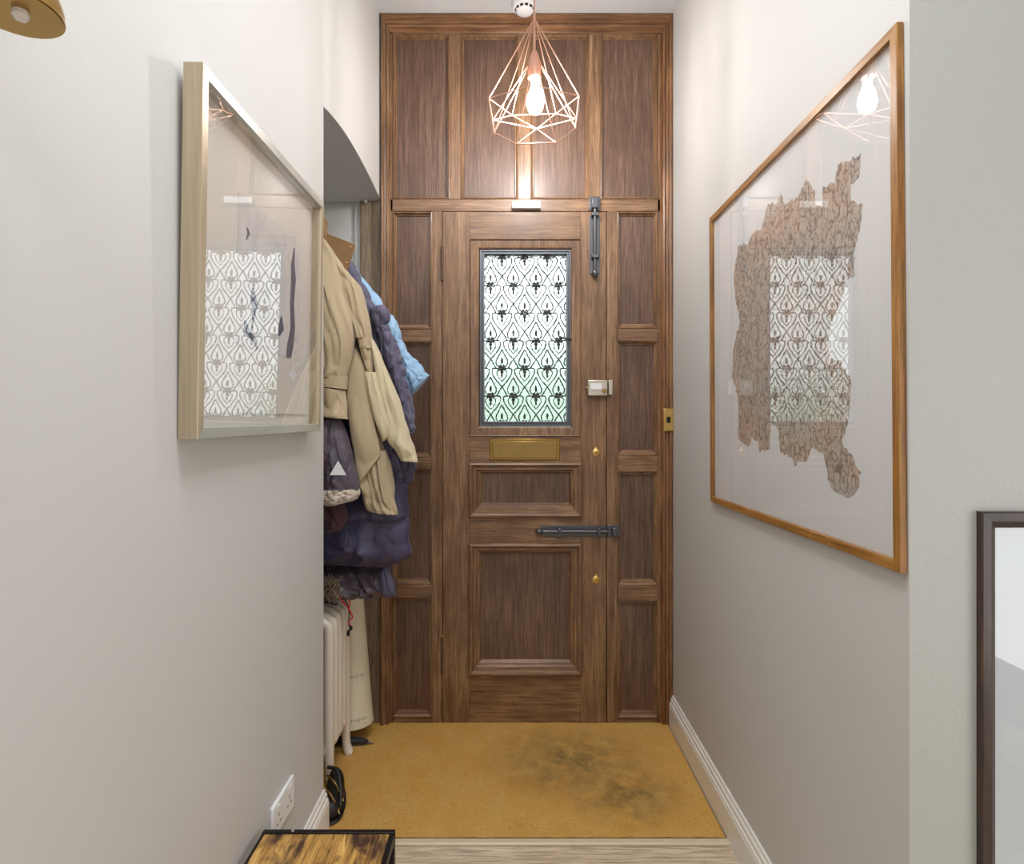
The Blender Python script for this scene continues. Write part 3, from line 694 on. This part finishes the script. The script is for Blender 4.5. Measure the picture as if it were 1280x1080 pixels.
# ------------------------------------------------------------------ radiator
rad = empty('column_radiator', (-.71, 2.23, 0), 'cream cast iron column radiator standing in the left recess under coats', 'radiator')
secs = [2.128, 2.182, 2.236, 2.290, 2.344]
for i, Y in enumerate(secs):
    m = M()
    xf, xb = -.660, -.795; zt = .637; zb = .16
    path = [(xf, Y, zb)] + [(xf, Y, zb + (zt - .055 - zb) * t) for t in (.3, .6, 1)] + [(xf - .012, Y, zt - .030), (xf - .040, Y, zt - .016), ((xf + xb) / 2, Y, zt - .012), (xb + .040, Y, zt - .016), (xb + .012, Y, zt - .030), (xb, Y, zt - .055), (xb, Y, zb)]
    m.tube(catmull(path, 3), .0195, 12, up=(0, 1, 0))
    m.tube([((xf + xb) / 2, Y, zb - .01), ((xf + xb) / 2, Y, zt - .02)], .0175, 10)
    low = [(xf, Y, zb + .03), (xf - .004, Y, zb - .006), (xf - .03, Y, zb - .02), ((xf + xb) / 2, Y, zb - .024), (xb + .03, Y, zb - .02), (xb + .004, Y, zb - .006), (xb, Y, zb + .03)]
    m.tube(catmull(low, 3), .0195, 12, up=(0, 1, 0))
    m.lathe(((xf + xb) / 2, Y - .027, zt - .06), [(.02, 0), (.02, .054)], 12, 1); m.lathe(((xf + xb) / 2, Y - .027, zb + .02), [(.02, 0), (.02, .054)], 12, 1)
    sec = m.build('section', 'radiator_enamel', rad, smooth=50)
    if i in (0, 4):
        for s_, xx in ((1, xf), (-1, xb)):
            pth = catmull([(xx, Y, zb + .01), (xx + s_ * .001, Y, .10), (xx + s_ * .004, Y, .05), (xx + s_ * .014, Y, .018), (xx + s_ * .026, Y, .010)], 4)
            M().tube(pth, [.020 - .003 * math.sin(math.pi * min(1, k / (len(pth) - 1) * 1.2)) if k < len(pth) * .8 else .0135 for k in range(len(pth))], 12, up=(0, 1, 0)).build('foot', 'radiator_enamel', sec)

# printed roll
rb = P(456, 905, 2.50); 
top = P(441, 742, 2.575)
a = Vector((-.672, 2.49, .075)); c = Vector((-.715, 2.50, .70))
a = Vector((-.655, 2.46, .078)); c = Vector((-.70, 2.50, .70)); ax = (c - a)
a2 = a; e1 = Vector((1, 0, 0)); e1 = (e1 - ax.normalized() * e1.dot(ax.normalized())).normalized(); e2 = ax.normalized().cross(e1)
m = M(); rs = []
for t, r_ in ((0, .070), (.003, .079), (.3, .074), (.7, .068), (1, .062)):
    rs.append([a + ax * t + (e1 * math.cos(k * math.pi / 24) + e2 * math.sin(k * math.pi / 24)) * r_ for k in range(48)])
m.rings(rs)
ro = m.build('paper_roll', 'printed_paper'); tag(ro, 'cream paper roll with faint print leaning in corner beside door', 'roll')
m = M()
for q in range(3): 
    rr = .078 - q * .006
    m.tube([a - ax.normalized() * .002 + (e1 * math.cos(k * math.pi / 24) + e2 * math.sin(k * math.pi / 24)) * rr for k in range(49)], .0022, 5)
m.build('rolled_edge', 'printed_paper', ro)
m = M()
def onroll(t, ang, dr_=.0008):
    r_ = .079 - .017 * t + dr_; return a + ax * t + (e1 * math.cos(ang) + e2 * math.sin(ang)) * r_
sgn = 1 if (e2.y < 0) else -1
def dash(t0, t1, a0_, a1_):
    b = len(m.v); m.v += [onroll(t0, sgn * a0_), onroll(t0, sgn * a1_), onroll(t1, sgn * a1_), onroll(t1, sgn * a0_)]
    m.v += [onroll(t0, sgn * a0_, -.001), onroll(t0, sgn * a1_, -.001), onroll(t1, sgn * a1_, -.001), onroll(t1, sgn * a0_, -.001)]
    m.f += [(b, b + 1, b + 2, b + 3), (b, b + 1, b + 5, b + 4), (b + 2, b + 3, b + 7, b + 6), (b + 1, b + 2, b + 6, b + 5), (b + 3, b, b + 4, b + 7)]
for t0 in (.02, .30, .88):
    for k in range(9):
        z = .62 + k * .13; dash(t0 + .022 + (k % 3) * .002, t0 + .042, z, z + .07)
        if k % 2: dash(t0 + .003, t0 + .007, z - .05, z + .05)
    dash(t0 + .052, t0 + .055, 1.0, 1.45)
for k in range(16):
    a0_ = k * math.pi / 8; a1_ = (k + 1) * math.pi / 8; cc, ta = 1.75, .62
    dash(ta + .022 * math.sin(a0_), ta + .022 * math.sin(a1_) + .003, cc + .20 * math.cos(a0_), cc + .20 * math.cos(a1_) + .03)
dash(.615, .625, 1.70, 1.80)
for k in range(3): dash(.64, .645, 1.25 + k * .08, 1.30 + k * .08)
m.build('faint_print', 'print_grey', ro, smooth=0, kind='stuff')

um = empty('folded_umbrella', (-.66, 2.38, .008), 'black folded umbrella on matting beneath the leaning paper roll', 'umbrella')
M().tube(catmull([(-.86, 2.40, .027), (-.74, 2.40, .028), (-.66, 2.405, .027), (-.60, 2.41, .022), (-.585, 2.412, .018)], 4), [.017] * 9 + [.016, .015, .014, .012, .010, .008, .006, .005][:8], 10).build('canopy', 'umbrella_black', um)
M().tube([(-.587, 2.412, .018), (-.565, 2.414, .015)], .004, 8).build('tip', 'black_iron', um)
M().tube(catmull([(-.86, 2.40, .035), (-.90, 2.40, .035), (-.92, 2.40, .03)], 3), .012, 8).build('handle', 'rubber_black', um)

# black shoe at the corner
shoe = empty('black_shoe', (-.605, 2.0, .008), 'black shoe with gold straps on matting by wall corner', 'shoe')
def rowloft(rows, seg=16, m=6):             # rows (cx, cy, cz, rx, rz) cross-sections in the XZ plane
    rr = catmull(rows, m); rs = []
    for cx_, cy_, cz_, rx, rz in rr: rs.append([(cx_ + rx * math.cos(k * 2 * math.pi / seg), cy_, cz_ + rz * math.sin(k * 2 * math.pi / seg)) for k in range(seg)])
    return M().rings(rs)
rowloft([(-.615, 1.925, .04, .018, .018), (-.606, 1.945, .045, .034, .028), (-.606, 1.99, .045, .038, .032), (-.612, 2.04, .05, .034, .036), (-.62, 2.085, .065, .028, .04), (-.628, 2.11, .075, .012, .02)]).build('upper', 'rubber_black', shoe)
rowloft([(-.612, 1.918, .016, .018, .005), (-.606, 1.95, .016, .040, .007), (-.608, 2.03, .016, .038, .007), (-.62, 2.10, .020, .028, .008), (-.622, 2.12, .02, .012, .006)]).build('sole', 'rubber_black', shoe)
for q, (Y, zz) in enumerate(((1.975, .082), (2.02, .096))):
    M().tube(catmull([(-.640, Y + .02, zz + .012), (-.612, Y, zz + .004), (-.585, Y - .02, zz - .018), (-.568, Y - .03, zz - .045)], 5), .0042, 8).build('strap', 'gold_trim', shoe)
M().tube(catmull([(-.640, 2.05, .13), (-.605, 2.04, .125), (-.580, 2.0, .085), (-.568, 1.96, .05)], 5), .006, 8).build('buckle_strap', 'rubber_black', shoe)

# ------------------------------------------------------------------ coats on the hooks of the recess
rl = empty('coat_rail', (-1.0, 2.25, 1.75), 'wooden coat rail with hooks on back wall of recess', 'coat rail')
M().box(-1.0, -.982, 1.95, 2.57, 1.73, 1.81).build('rail_board', 'oak_horizontal', rl, bevel=.003)
for y_ in (2.0, 2.1, 2.2, 2.3, 2.4, 2.5):
    M().tube(catmull([(-.982, y_, 1.78), (-.95, y_, 1.76), (-.925, y_, 1.765), (-.915, y_, 1.79)], 4), .005, 8).build('hook', 'black_iron', rl)

def loft(rows, seg=80, m=14, fold=.006, ff=3.0, quilt=0, qa=.006, crease=.004, seed=0, taper=True, pw=.8, flat=None):
    """rows: (left px, left py, right px, right py, depth Y, half thickness) -> a closed cloth volume with folds"""
    rr = catmull(rows, m); rs = []; nn = len(rr)
    for i, (lx, ly, rx, ry, Y, th) in enumerate(rr):
        L = P(lx, ly, Y); R = P(rx, ry, Y); mid = (L + R) / 2; hv = (R - L) / 2; t = i / (nn - 1); ring = []
        v = t * (len(rows) - 1)
        up = Vector((-hv.z, 0, hv.x)).normalized()
        for k in range(seg):
            a_ = k * 2 * math.pi / seg; c_, s_ = math.cos(a_), math.sin(a_)
            cu = math.copysign(abs(c_) ** pw, c_); su_ = math.copysign(abs(s_) ** pw, s_)
            wv = math.cos(a_) * ff + seed * 1.7
            wid = hv.length / .06
            nz = noise.noise(Vector((cu * wid * ff * .5 + seed, v * .45, seed * 3.1 + (s_ > 0) * 7)))
            nz2 = noise.noise(Vector((cu * wid * ff * 1.3 + v * .8 + seed, v * 1.5, seed * 5.3)))
            d = fold * 3.2 * nz * abs(s_) + crease * .9 * nz2 - crease * 1.5 * max(0, 1 - abs(noise.noise(Vector((cu * wid * ff * .55 + v * .35 + seed * 2, v * .28, seed * 1.3)))) * 6) * abs(s_)
            if quilt:
                q = abs(math.sin(math.pi * (t * quilt + .06 * noise.noise(Vector((cu * 3, t * 3, seed))))))
                d += qa * 1.5 * (q ** .4 - .75) 
            ends = 1
            if taper: ends = min(1, (min(t, 1 - t) / .03 + .35))
            p = mid + hv * cu * (1 + d / max(hv.length, .01) * abs(c_)) + Vector((0, 1, 0)) * (su_ * th * ends + math.copysign(d, s_) * abs(s_) ** .5)
            ring.append(p)
        rs.append(ring)
    return M().rings(rs)
def hang(name, lab, Y, z=1.79): return empty(name, (-.915, Y, z), lab, 'coat')

# long beige coat, nearest
Yb = 2.03
bc_ = hang('beige_trench_coat', 'beige cotton trench coat with brown collar, nearest in the recess', Yb)
# hidden back body reaching the hook, then the parts seen
loft([(330, 300, 406, 300, 2.07, .02), (330, 360, 430, 352, 2.075, .028), (350, 430, 446, 430, 2.08, .030), (440, 505, 470, 520, 2.085, .022), (447, 570, 488, 598, 2.085, .022), (455, 610, 494, 642, 2.085, .02)], seed=1, fold=.004).build('body', 'beige_cotton', bc_, smooth=60)
loft([(330, 290, 404, 296, 2.00, .02), (345, 310, 420, 322, 1.995, .035), (360, 350, 428, 358, 1.99, .042), (375, 400, 440, 404, 1.985, .045), (385, 430, 441.5, 436, 1.985, .043), (392, 458, 436, 462, 1.985, .038), (396, 472, 433, 474, 1.985, .034)], seed=2, fold=.010, crease=.005).build('sleeve', 'beige_cotton', bc_, smooth=60)
loft([(393, 467, 434.5, 471, 1.985, .040), (394, 478, 433.5, 482, 1.985, .040), (395, 483, 433, 487, 1.985, .039)], seed=3, fold=.002, crease=.001).build('cuff_strap', 'beige_cotton', bc_, smooth=60)
loft([(395, 484, 432.5, 488, 1.987, .034), (396, 505, 434, 508, 1.987, .036), (396, 518, 434.5, 521, 1.987, .036), (396, 521, 434.5, 524, 1.987, .034)], seed=4, fold=.010, crease=.003).build('sleeve_end', 'beige_cotton', bc_, smooth=60)
# shoulder and second sleeve that dips into the pocket
loft([(404, 300, 411, 306, 2.03, .015), (408, 325, 434, 338, 2.03, .028), (416, 352, 449, 358, 2.03, .035), (424, 382, 458, 385, 2.03, .038), (434, 405, 463.5, 408, 2.03, .036), (446, 424, 464, 428, 2.03, .028)], seed=5, fold=.012, crease=.006, ff=4).build('shoulder', 'beige_cotton', bc_, smooth=60)
loft([(447, 420, 464, 424, 2.025, .030), (448, 428, 464, 432, 2.025, .031), (450, 436, 464, 436, 2.025, .029)], seed=6, fold=.002, crease=.002).build('cuff_strap', 'beige_cotton', bc_, smooth=60)
loft([(450, 434, 464, 434, 2.028, .026), (455, 450, 464.5, 452, 2.028, .020), (460, 466, 467, 470, 2.03, .014), (462, 480, 469, 482, 2.04, .012)], seed=7, fold=.004).build('sleeve_end', 'beige_cotton', bc_, smooth=60)
# front panels
loft([(436, 440, 446, 433, 2.035, .014), (435, 470, 457, 462, 2.03, .02), (434, 505, 463, 500, 2.025, .022), (438, 540, 469, 535, 2.02, .022), (444, 575, 475, 560, 2.02, .018), (450, 605, 475.5, 570, 2.02, .010)], seed=8, fold=.006, ff=1.5, crease=.002).build('front_panel', 'beige_cotton', bc_, smooth=60)
loft([(446, 570, 482, 562, 2.055, .022), (450, 595, 487, 592, 2.055, .024), (453, 618, 492, 618, 2.055, .024), (458, 636, 496, 636, 2.055, .020), (468, 641, 497.5, 643, 2.055, .014)], seed=9, fold=.014, ff=5, crease=.005).build('coat_skirt', 'beige_cotton', bc_, smooth=60)
loft([(455, 464, 473, 466, 2.022, .012), (457, 480, 476, 484, 2.02, .018), (464, 510, 481, 508, 2.02, .020), (472, 535, 487, 530, 2.02, .018), (479, 552, 488, 545, 2.025, .010)], seed=10, fold=.006, crease=.003).build('pocket', 'beige_lining', bc_, smooth=60)
loft([(463, 420, 466, 424, 2.045, .008), (468, 448, 479, 452, 2.045, .016), (473, 478, 492, 482, 2.045, .024), (480, 508, 501, 505, 2.045, .028), (484, 530, 509, 530, 2.045, .030), (485, 548, 515, 552, 2.045, .032), (495, 564, 520, 566, 2.045, .028), (501, 576, 522.5, 578, 2.045, .022)], seed=11, fold=.010, crease=.004).build('sleeve', 'beige_lining', bc_, smooth=60)
# brown collar: a stiff folded flap with two snaps
colr = M(); cp = [(403, 290), (412, 293), (425, 298), (444.5, 306), (440, 322), (434.5, 339), (428, 334), (418, 326), (409, 314), (403, 300)]
for yy0, yy1 in ((2.005, 2.013),):
    b = len(colr.v); n1 = len(cp)
    for y_ in (yy0, yy1): colr.v += [tuple(P(a_, c_, y_ + .0006 * (a_ - 420))) for a_, c_ in cp]
    colr.f += [tuple(range(b, b + n1)), tuple(range(b + n1, b + 2 * n1))] + [(b + i, b + (i + 1) % n1, b + n1 + (i + 1) % n1, b + n1 + i) for i in range(n1)]
co = colr.build('collar', 'brown_cord', bc_, bevel=.002)
loft([(395, 262, 409, 276, 2.01, .015), (395, 285, 410, 290, 2.01, .018), (396, 300, 412, 305, 2.01, .018), (398, 312, 414, 318, 2.012, .012)], seed=12, fold=.003).build('collar_roll', 'brown_cord', co, smooth=60)
for q in ((438, 309), (433, 328.5)):
    pc = P(q[0], q[1], 2.016 + .0006 * (q[0] - 420) - .012); M().lathe(pc, [(0, -.003), (.003, -.0025), (.0045, 0), (.004, .002)], 12, 1).build('snap_button', 'gold_trim', co)

# dark quilted jacket behind it
qj = hang('navy_quilted_jacket', 'grey-navy quilted jacket hanging between beige coat and pale blue coat', 2.16)
loft([(340, 300, 404, 300, 2.16, .02), (350, 325, 440, 328, 2.155, .025), (370, 350, 452, 348, 2.15, .028), (390, 385, 467, 380, 2.15, .028), (420, 420, 482, 416, 2.15, .028), (440, 470, 496, 462, 2.15, .02)], seed=21, quilt=7, qa=.007).build('body', 'navy_quilt', qj, smooth=60)
loft([(463, 388, 470, 384, 2.11, .022), (465, 396, 479, 382, 2.11, .030), (470, 408, 487, 390, 2.11, .030), (474, 414, 488, 400, 2.11, .020)], seed=22, fold=.006, crease=.006, m=8).build('hood', 'navy_quilt', qj, smooth=60)
loft([(470, 408, 481, 402, 2.12, .020), (474, 425, 492, 420, 2.12, .030), (479, 445, 500, 440, 2.12, .034), (485, 465, 505, 458, 2.12, .034), (491, 485, 509, 478, 2.12, .033), (497, 503, 512, 498, 2.12, .030), (503, 522, 516, 518, 2.12, .026), (509, 538, 519, 536, 2.12, .020), (512, 544, 518, 543, 2.12, .012)], seed=23, quilt=11, qa=.005, crease=.007, fold=.006).build('sleeve', 'navy_quilt', qj, smooth=60)
m = M().tube([tuple(P(a_, c_, 2.082)) for a_, c_ in ((478, 408), (476, 425), (478, 450), (484, 470))], .003, 6); m.build('zip', 'black_iron', qj)
loft([(505, 480, 512, 484, 2.16, .014), (508, 505, 517, 505, 2.16, .018), (511, 530, 519, 530, 2.16, .016), (512, 542, 518, 542, 2.16, .010)], seed=26, quilt=3, qa=.004).build('sleeve', 'navy_quilt', qj, smooth=60)

# pale blue puffer
pb = hang('pale_blue_puffer_coat', 'pale blue puffer coat hanging nearest the door with flared sleeve', 2.32)
loft([(360, 300, 425, 308, 2.34, .03), (380, 340, 452, 345, 2.33, .04), (410, 385, 480, 380, 2.325, .042), (440, 430, 496, 412, 2.32, .042), (455, 480, 504, 455, 2.32, .035)], seed=31, quilt=8, qa=.005).build('body', 'pale_blue_nylon', pb, smooth=60)
loft([(478, 402, 489, 393, 2.24, .022), (482, 418, 499, 408, 2.23, .032), (486, 435, 503, 424, 2.23, .034), (490, 452, 509, 439, 2.23, .034), (495, 470, 517, 448, 2.23, .034), (503, 480, 524, 453, 2.23, .036), (511, 489, 532, 464, 2.23, .036), (515, 495, 537.5, 469, 2.23, .028)], seed=32, quilt=7, qa=.005, crease=.006).build('sleeve', 'pale_blue_nylon', pb, smooth=60)

# long navy down coat
nv = hang('navy_down_coat', 'long navy down coat showing wide hem below the beige coat', 2.20)
loft([(380, 470, 470, 470, 2.255, .010), (375, 530, 488, 530, 2.25, .014), (365, 560, 500, 565, 2.225, .035), (355, 590, 505, 592, 2.205, .05), (350, 605, 509, 606, 2.20, .046), (345, 640, 511.5, 642, 2.185, .066), (345, 655, 511, 652, 2.185, .056), (345, 680, 511, 676, 2.18, .068), (345, 690, 512, 697, 2.18, .055), (347, 700, 480, 709, 2.18, .03)], seed=41, fold=.014, crease=.008, ff=2.2).build('body', 'navy_nylon', nv, smooth=60)
loft([(488, 560, 512, 560, 2.10, .030), (500, 575, 519, 572, 2.10, .034), (503, 590, 519.5, 590, 2.10, .034), (505, 602, 516, 600, 2.10, .024), (507, 606, 513, 605, 2.10, .012)], seed=42, quilt=2, qa=.006, crease=.008).build('sleeve', 'navy_nylon', nv, smooth=60)

# charcoal jacket with fleece cuff and triangle patch
cj = hang('charcoal_jacket', 'charcoal nylon jacket with white triangle patch and fleece cuff', 1.99)
loft([(385, 522, 426, 524, 2.0, .03), (384, 545, 433, 545, 2.0, .040), (390, 575, 441, 572, 1.995, .042), (398, 600, 447, 596, 1.995, .042), (403, 615, 449, 612, 1.995, .038)], seed=51, fold=.008, crease=.006).build('sleeve', 'charcoal_nylon', cj, smooth=60)
loft([(398, 612, 450, 610, 1.99, .040), (400, 620, 449.5, 618, 1.99, .044), (403, 629, 445, 624, 1.99, .038), (408, 633, 430, 629, 1.99, .020)], seed=52, fold=.008, crease=.012, ff=6).build('fleece_cuff', 'fleece', cj, smooth=60)
m = M(); tp = [P(412, 594, 1.930), P(432.5, 594, 1.930), P(422.5, 576, 1.930)]
m.v += [tuple(p) for p in tp] + [tuple(p + Vector((0, .004, 0))) for p in tp]; m.f += [(0, 1, 2), (3, 5, 4), (0, 3, 4, 1), (1, 4, 5, 2), (2, 5, 3, 0)]
m.build('triangle_patch', 'logo_white', cj, smooth=0)
loft([(380, 560, 404, 556, 1.965, .02), (385, 575, 413, 572, 1.965, .022), (390, 588, 414, 578, 1.965, .016)], seed=53, fold=.006, crease=.008).build('pocket_edge', 'maroon_cloth', cj, smooth=60)

mg = hang('maroon_scarf', 'dark maroon scarf end hanging under the fleece cuff in recess', 2.03, 1.5); mg['category'] = 'scarf'
loft([(365, 500, 380, 500, 2.04, .008), (375, 600, 420, 610, 2.065, .014), (390, 640, 434, 640, 2.07, .022), (404, 655, 430, 655, 2.07, .018), (410, 664, 424, 664, 2.07, .010)], seed=61, fold=.008).build('scarf_cloth', 'maroon_cloth', mg, smooth=60)

# black glossy puffer at the bottom with fur
bp = hang('black_puffer_coat', 'glossy black puffer coat hem above the radiator with fur trim', 2.26)
loft([(380, 480, 440, 480, 2.42, .025), (370, 600, 450, 600, 2.38, .035), (370, 680, 474, 680, 2.34, .045), (370, 703, 484, 700, 2.30, .05), (375, 720, 489, 716, 2.26, .055), (385, 736, 494.5, 732, 2.245, .055), (405, 748, 496, 744, 2.25, .03)], seed=71, fold=.014, crease=.014, ff=5).build('hem', 'black_gloss_nylon', bp, smooth=60)
loft([(474, 716, 484, 706, 2.2, .012), (476, 728, 490, 722, 2.19, .016), (478, 740, 494, 738, 2.19, .016), (480, 747, 495, 744, 2.2, .010)], seed=72, fold=.004, crease=.003).build('hem_corner', 'navy_quilt', bp, smooth=60)
fz = M()
fc = P(410, 735, 2.14)
for k in range(320):
    th = random.uniform(0, 2 * math.pi); ph = math.acos(random.uniform(-1, 1)); d = Vector((math.sin(ph) * math.cos(th), math.sin(ph) * math.sin(th), math.cos(ph)))
    p0 = fc + Vector((random.uniform(-.045, .035), random.uniform(-.02, .02), random.uniform(-.025, .03))); p1 = p0 + d * .022; p2 = p0 + d * .032 + Vector((0, 0, -.008))
    fz.tube([p0, p1, p2], [.0028, .0018, .0005], 4)
fz.build('fur_trim', 'fur', bp, kind='stuff')

lc = empty('red_cord', tuple(P(434, 770, 2.19)), 'red drawcord with black toggle dangling over the radiator', 'cord')
ZR = 2.20
RX = lambda px, py: tuple(P(px, py, ZR - .012 + (px - 436) * .001))
M().tube(catmull([RX(424, 747), RX(430, 754), RX(435, 760), RX(440.5, 771), RX(436, 777), RX(437, 782)], 5), .0028, 6).build('cord_strand', 'red_cord', lc)
M().tube(catmull([RX(430, 746), RX(434, 756), RX(436.5, 765), RX(436, 774), RX(436, 783)], 5), .0024, 6).build('cord_strand', 'dark_cord', lc)
M().tube(catmull([RX(436, 746), RX(437, 756), RX(435, 762)], 5), .0026, 6).build('cord_strand', 'red_cord', lc)
M().tube(catmull([RX(437, 782), RX(439, 786), RX(435.5, 789), RX(435.5, 795)], 4), [.004, .005, .006, .006, .006, .005, .004, .004, .005, .006, .006, .005, .004], 8).build('toggle', 'rubber_black', lc)
st = M().tube(catmull([tuple(P(398, 752, 2.14)), tuple(P(408, 753, 2.14)), tuple(P(421, 755.5, 2.14))], 4), .005, 6); 
st.build('strap', 'rubber_black', bp)

# ------------------------------------------------------------------ garden seen through the obscured glass
tag(M().box(-14, 14, 2.85, 30, -.35, -.25).build('ground', 'soil', smooth=0), kind='structure')
def bush(cx_, cy_, cz_, r_, sq, label, seed):
    m = M(); rs = []
    nu, nv_ = 30, 20
    for j in range(nv_ + 1):
        ph = math.pi * j / nv_; ring = []
        for i in range(nu):
            a_ = 2 * math.pi * i / nu; d = Vector((math.sin(ph) * math.cos(a_), math.sin(ph) * math.sin(a_), math.cos(ph)))
            k_ = 1 + .35 * noise.noise(d * 2.3 + Vector((seed, 0, 0))) + .22 * noise.noise(d * 6 + Vector((seed, 3, 0)))
            ring.append(Vector((cx_, cy_, cz_)) + Vector((d.x * r_ * k_, d.y * r_ * k_ * .7, d.z * r_ * sq * k_)))
        rs.append(ring)
    m.rings(rs); o = m.build('garden_bush', 'leaf_green', smooth=0); tag(o, label, 'bush')
bush(.5, 7.5, .8, 1.5, 1.0, 'green garden bush blurred through the lower right door glass', 3)
bush(-3.4, 9.5, .7, 1.2, 1.0, 'green garden bush blurred through the lower left door glass', 9)
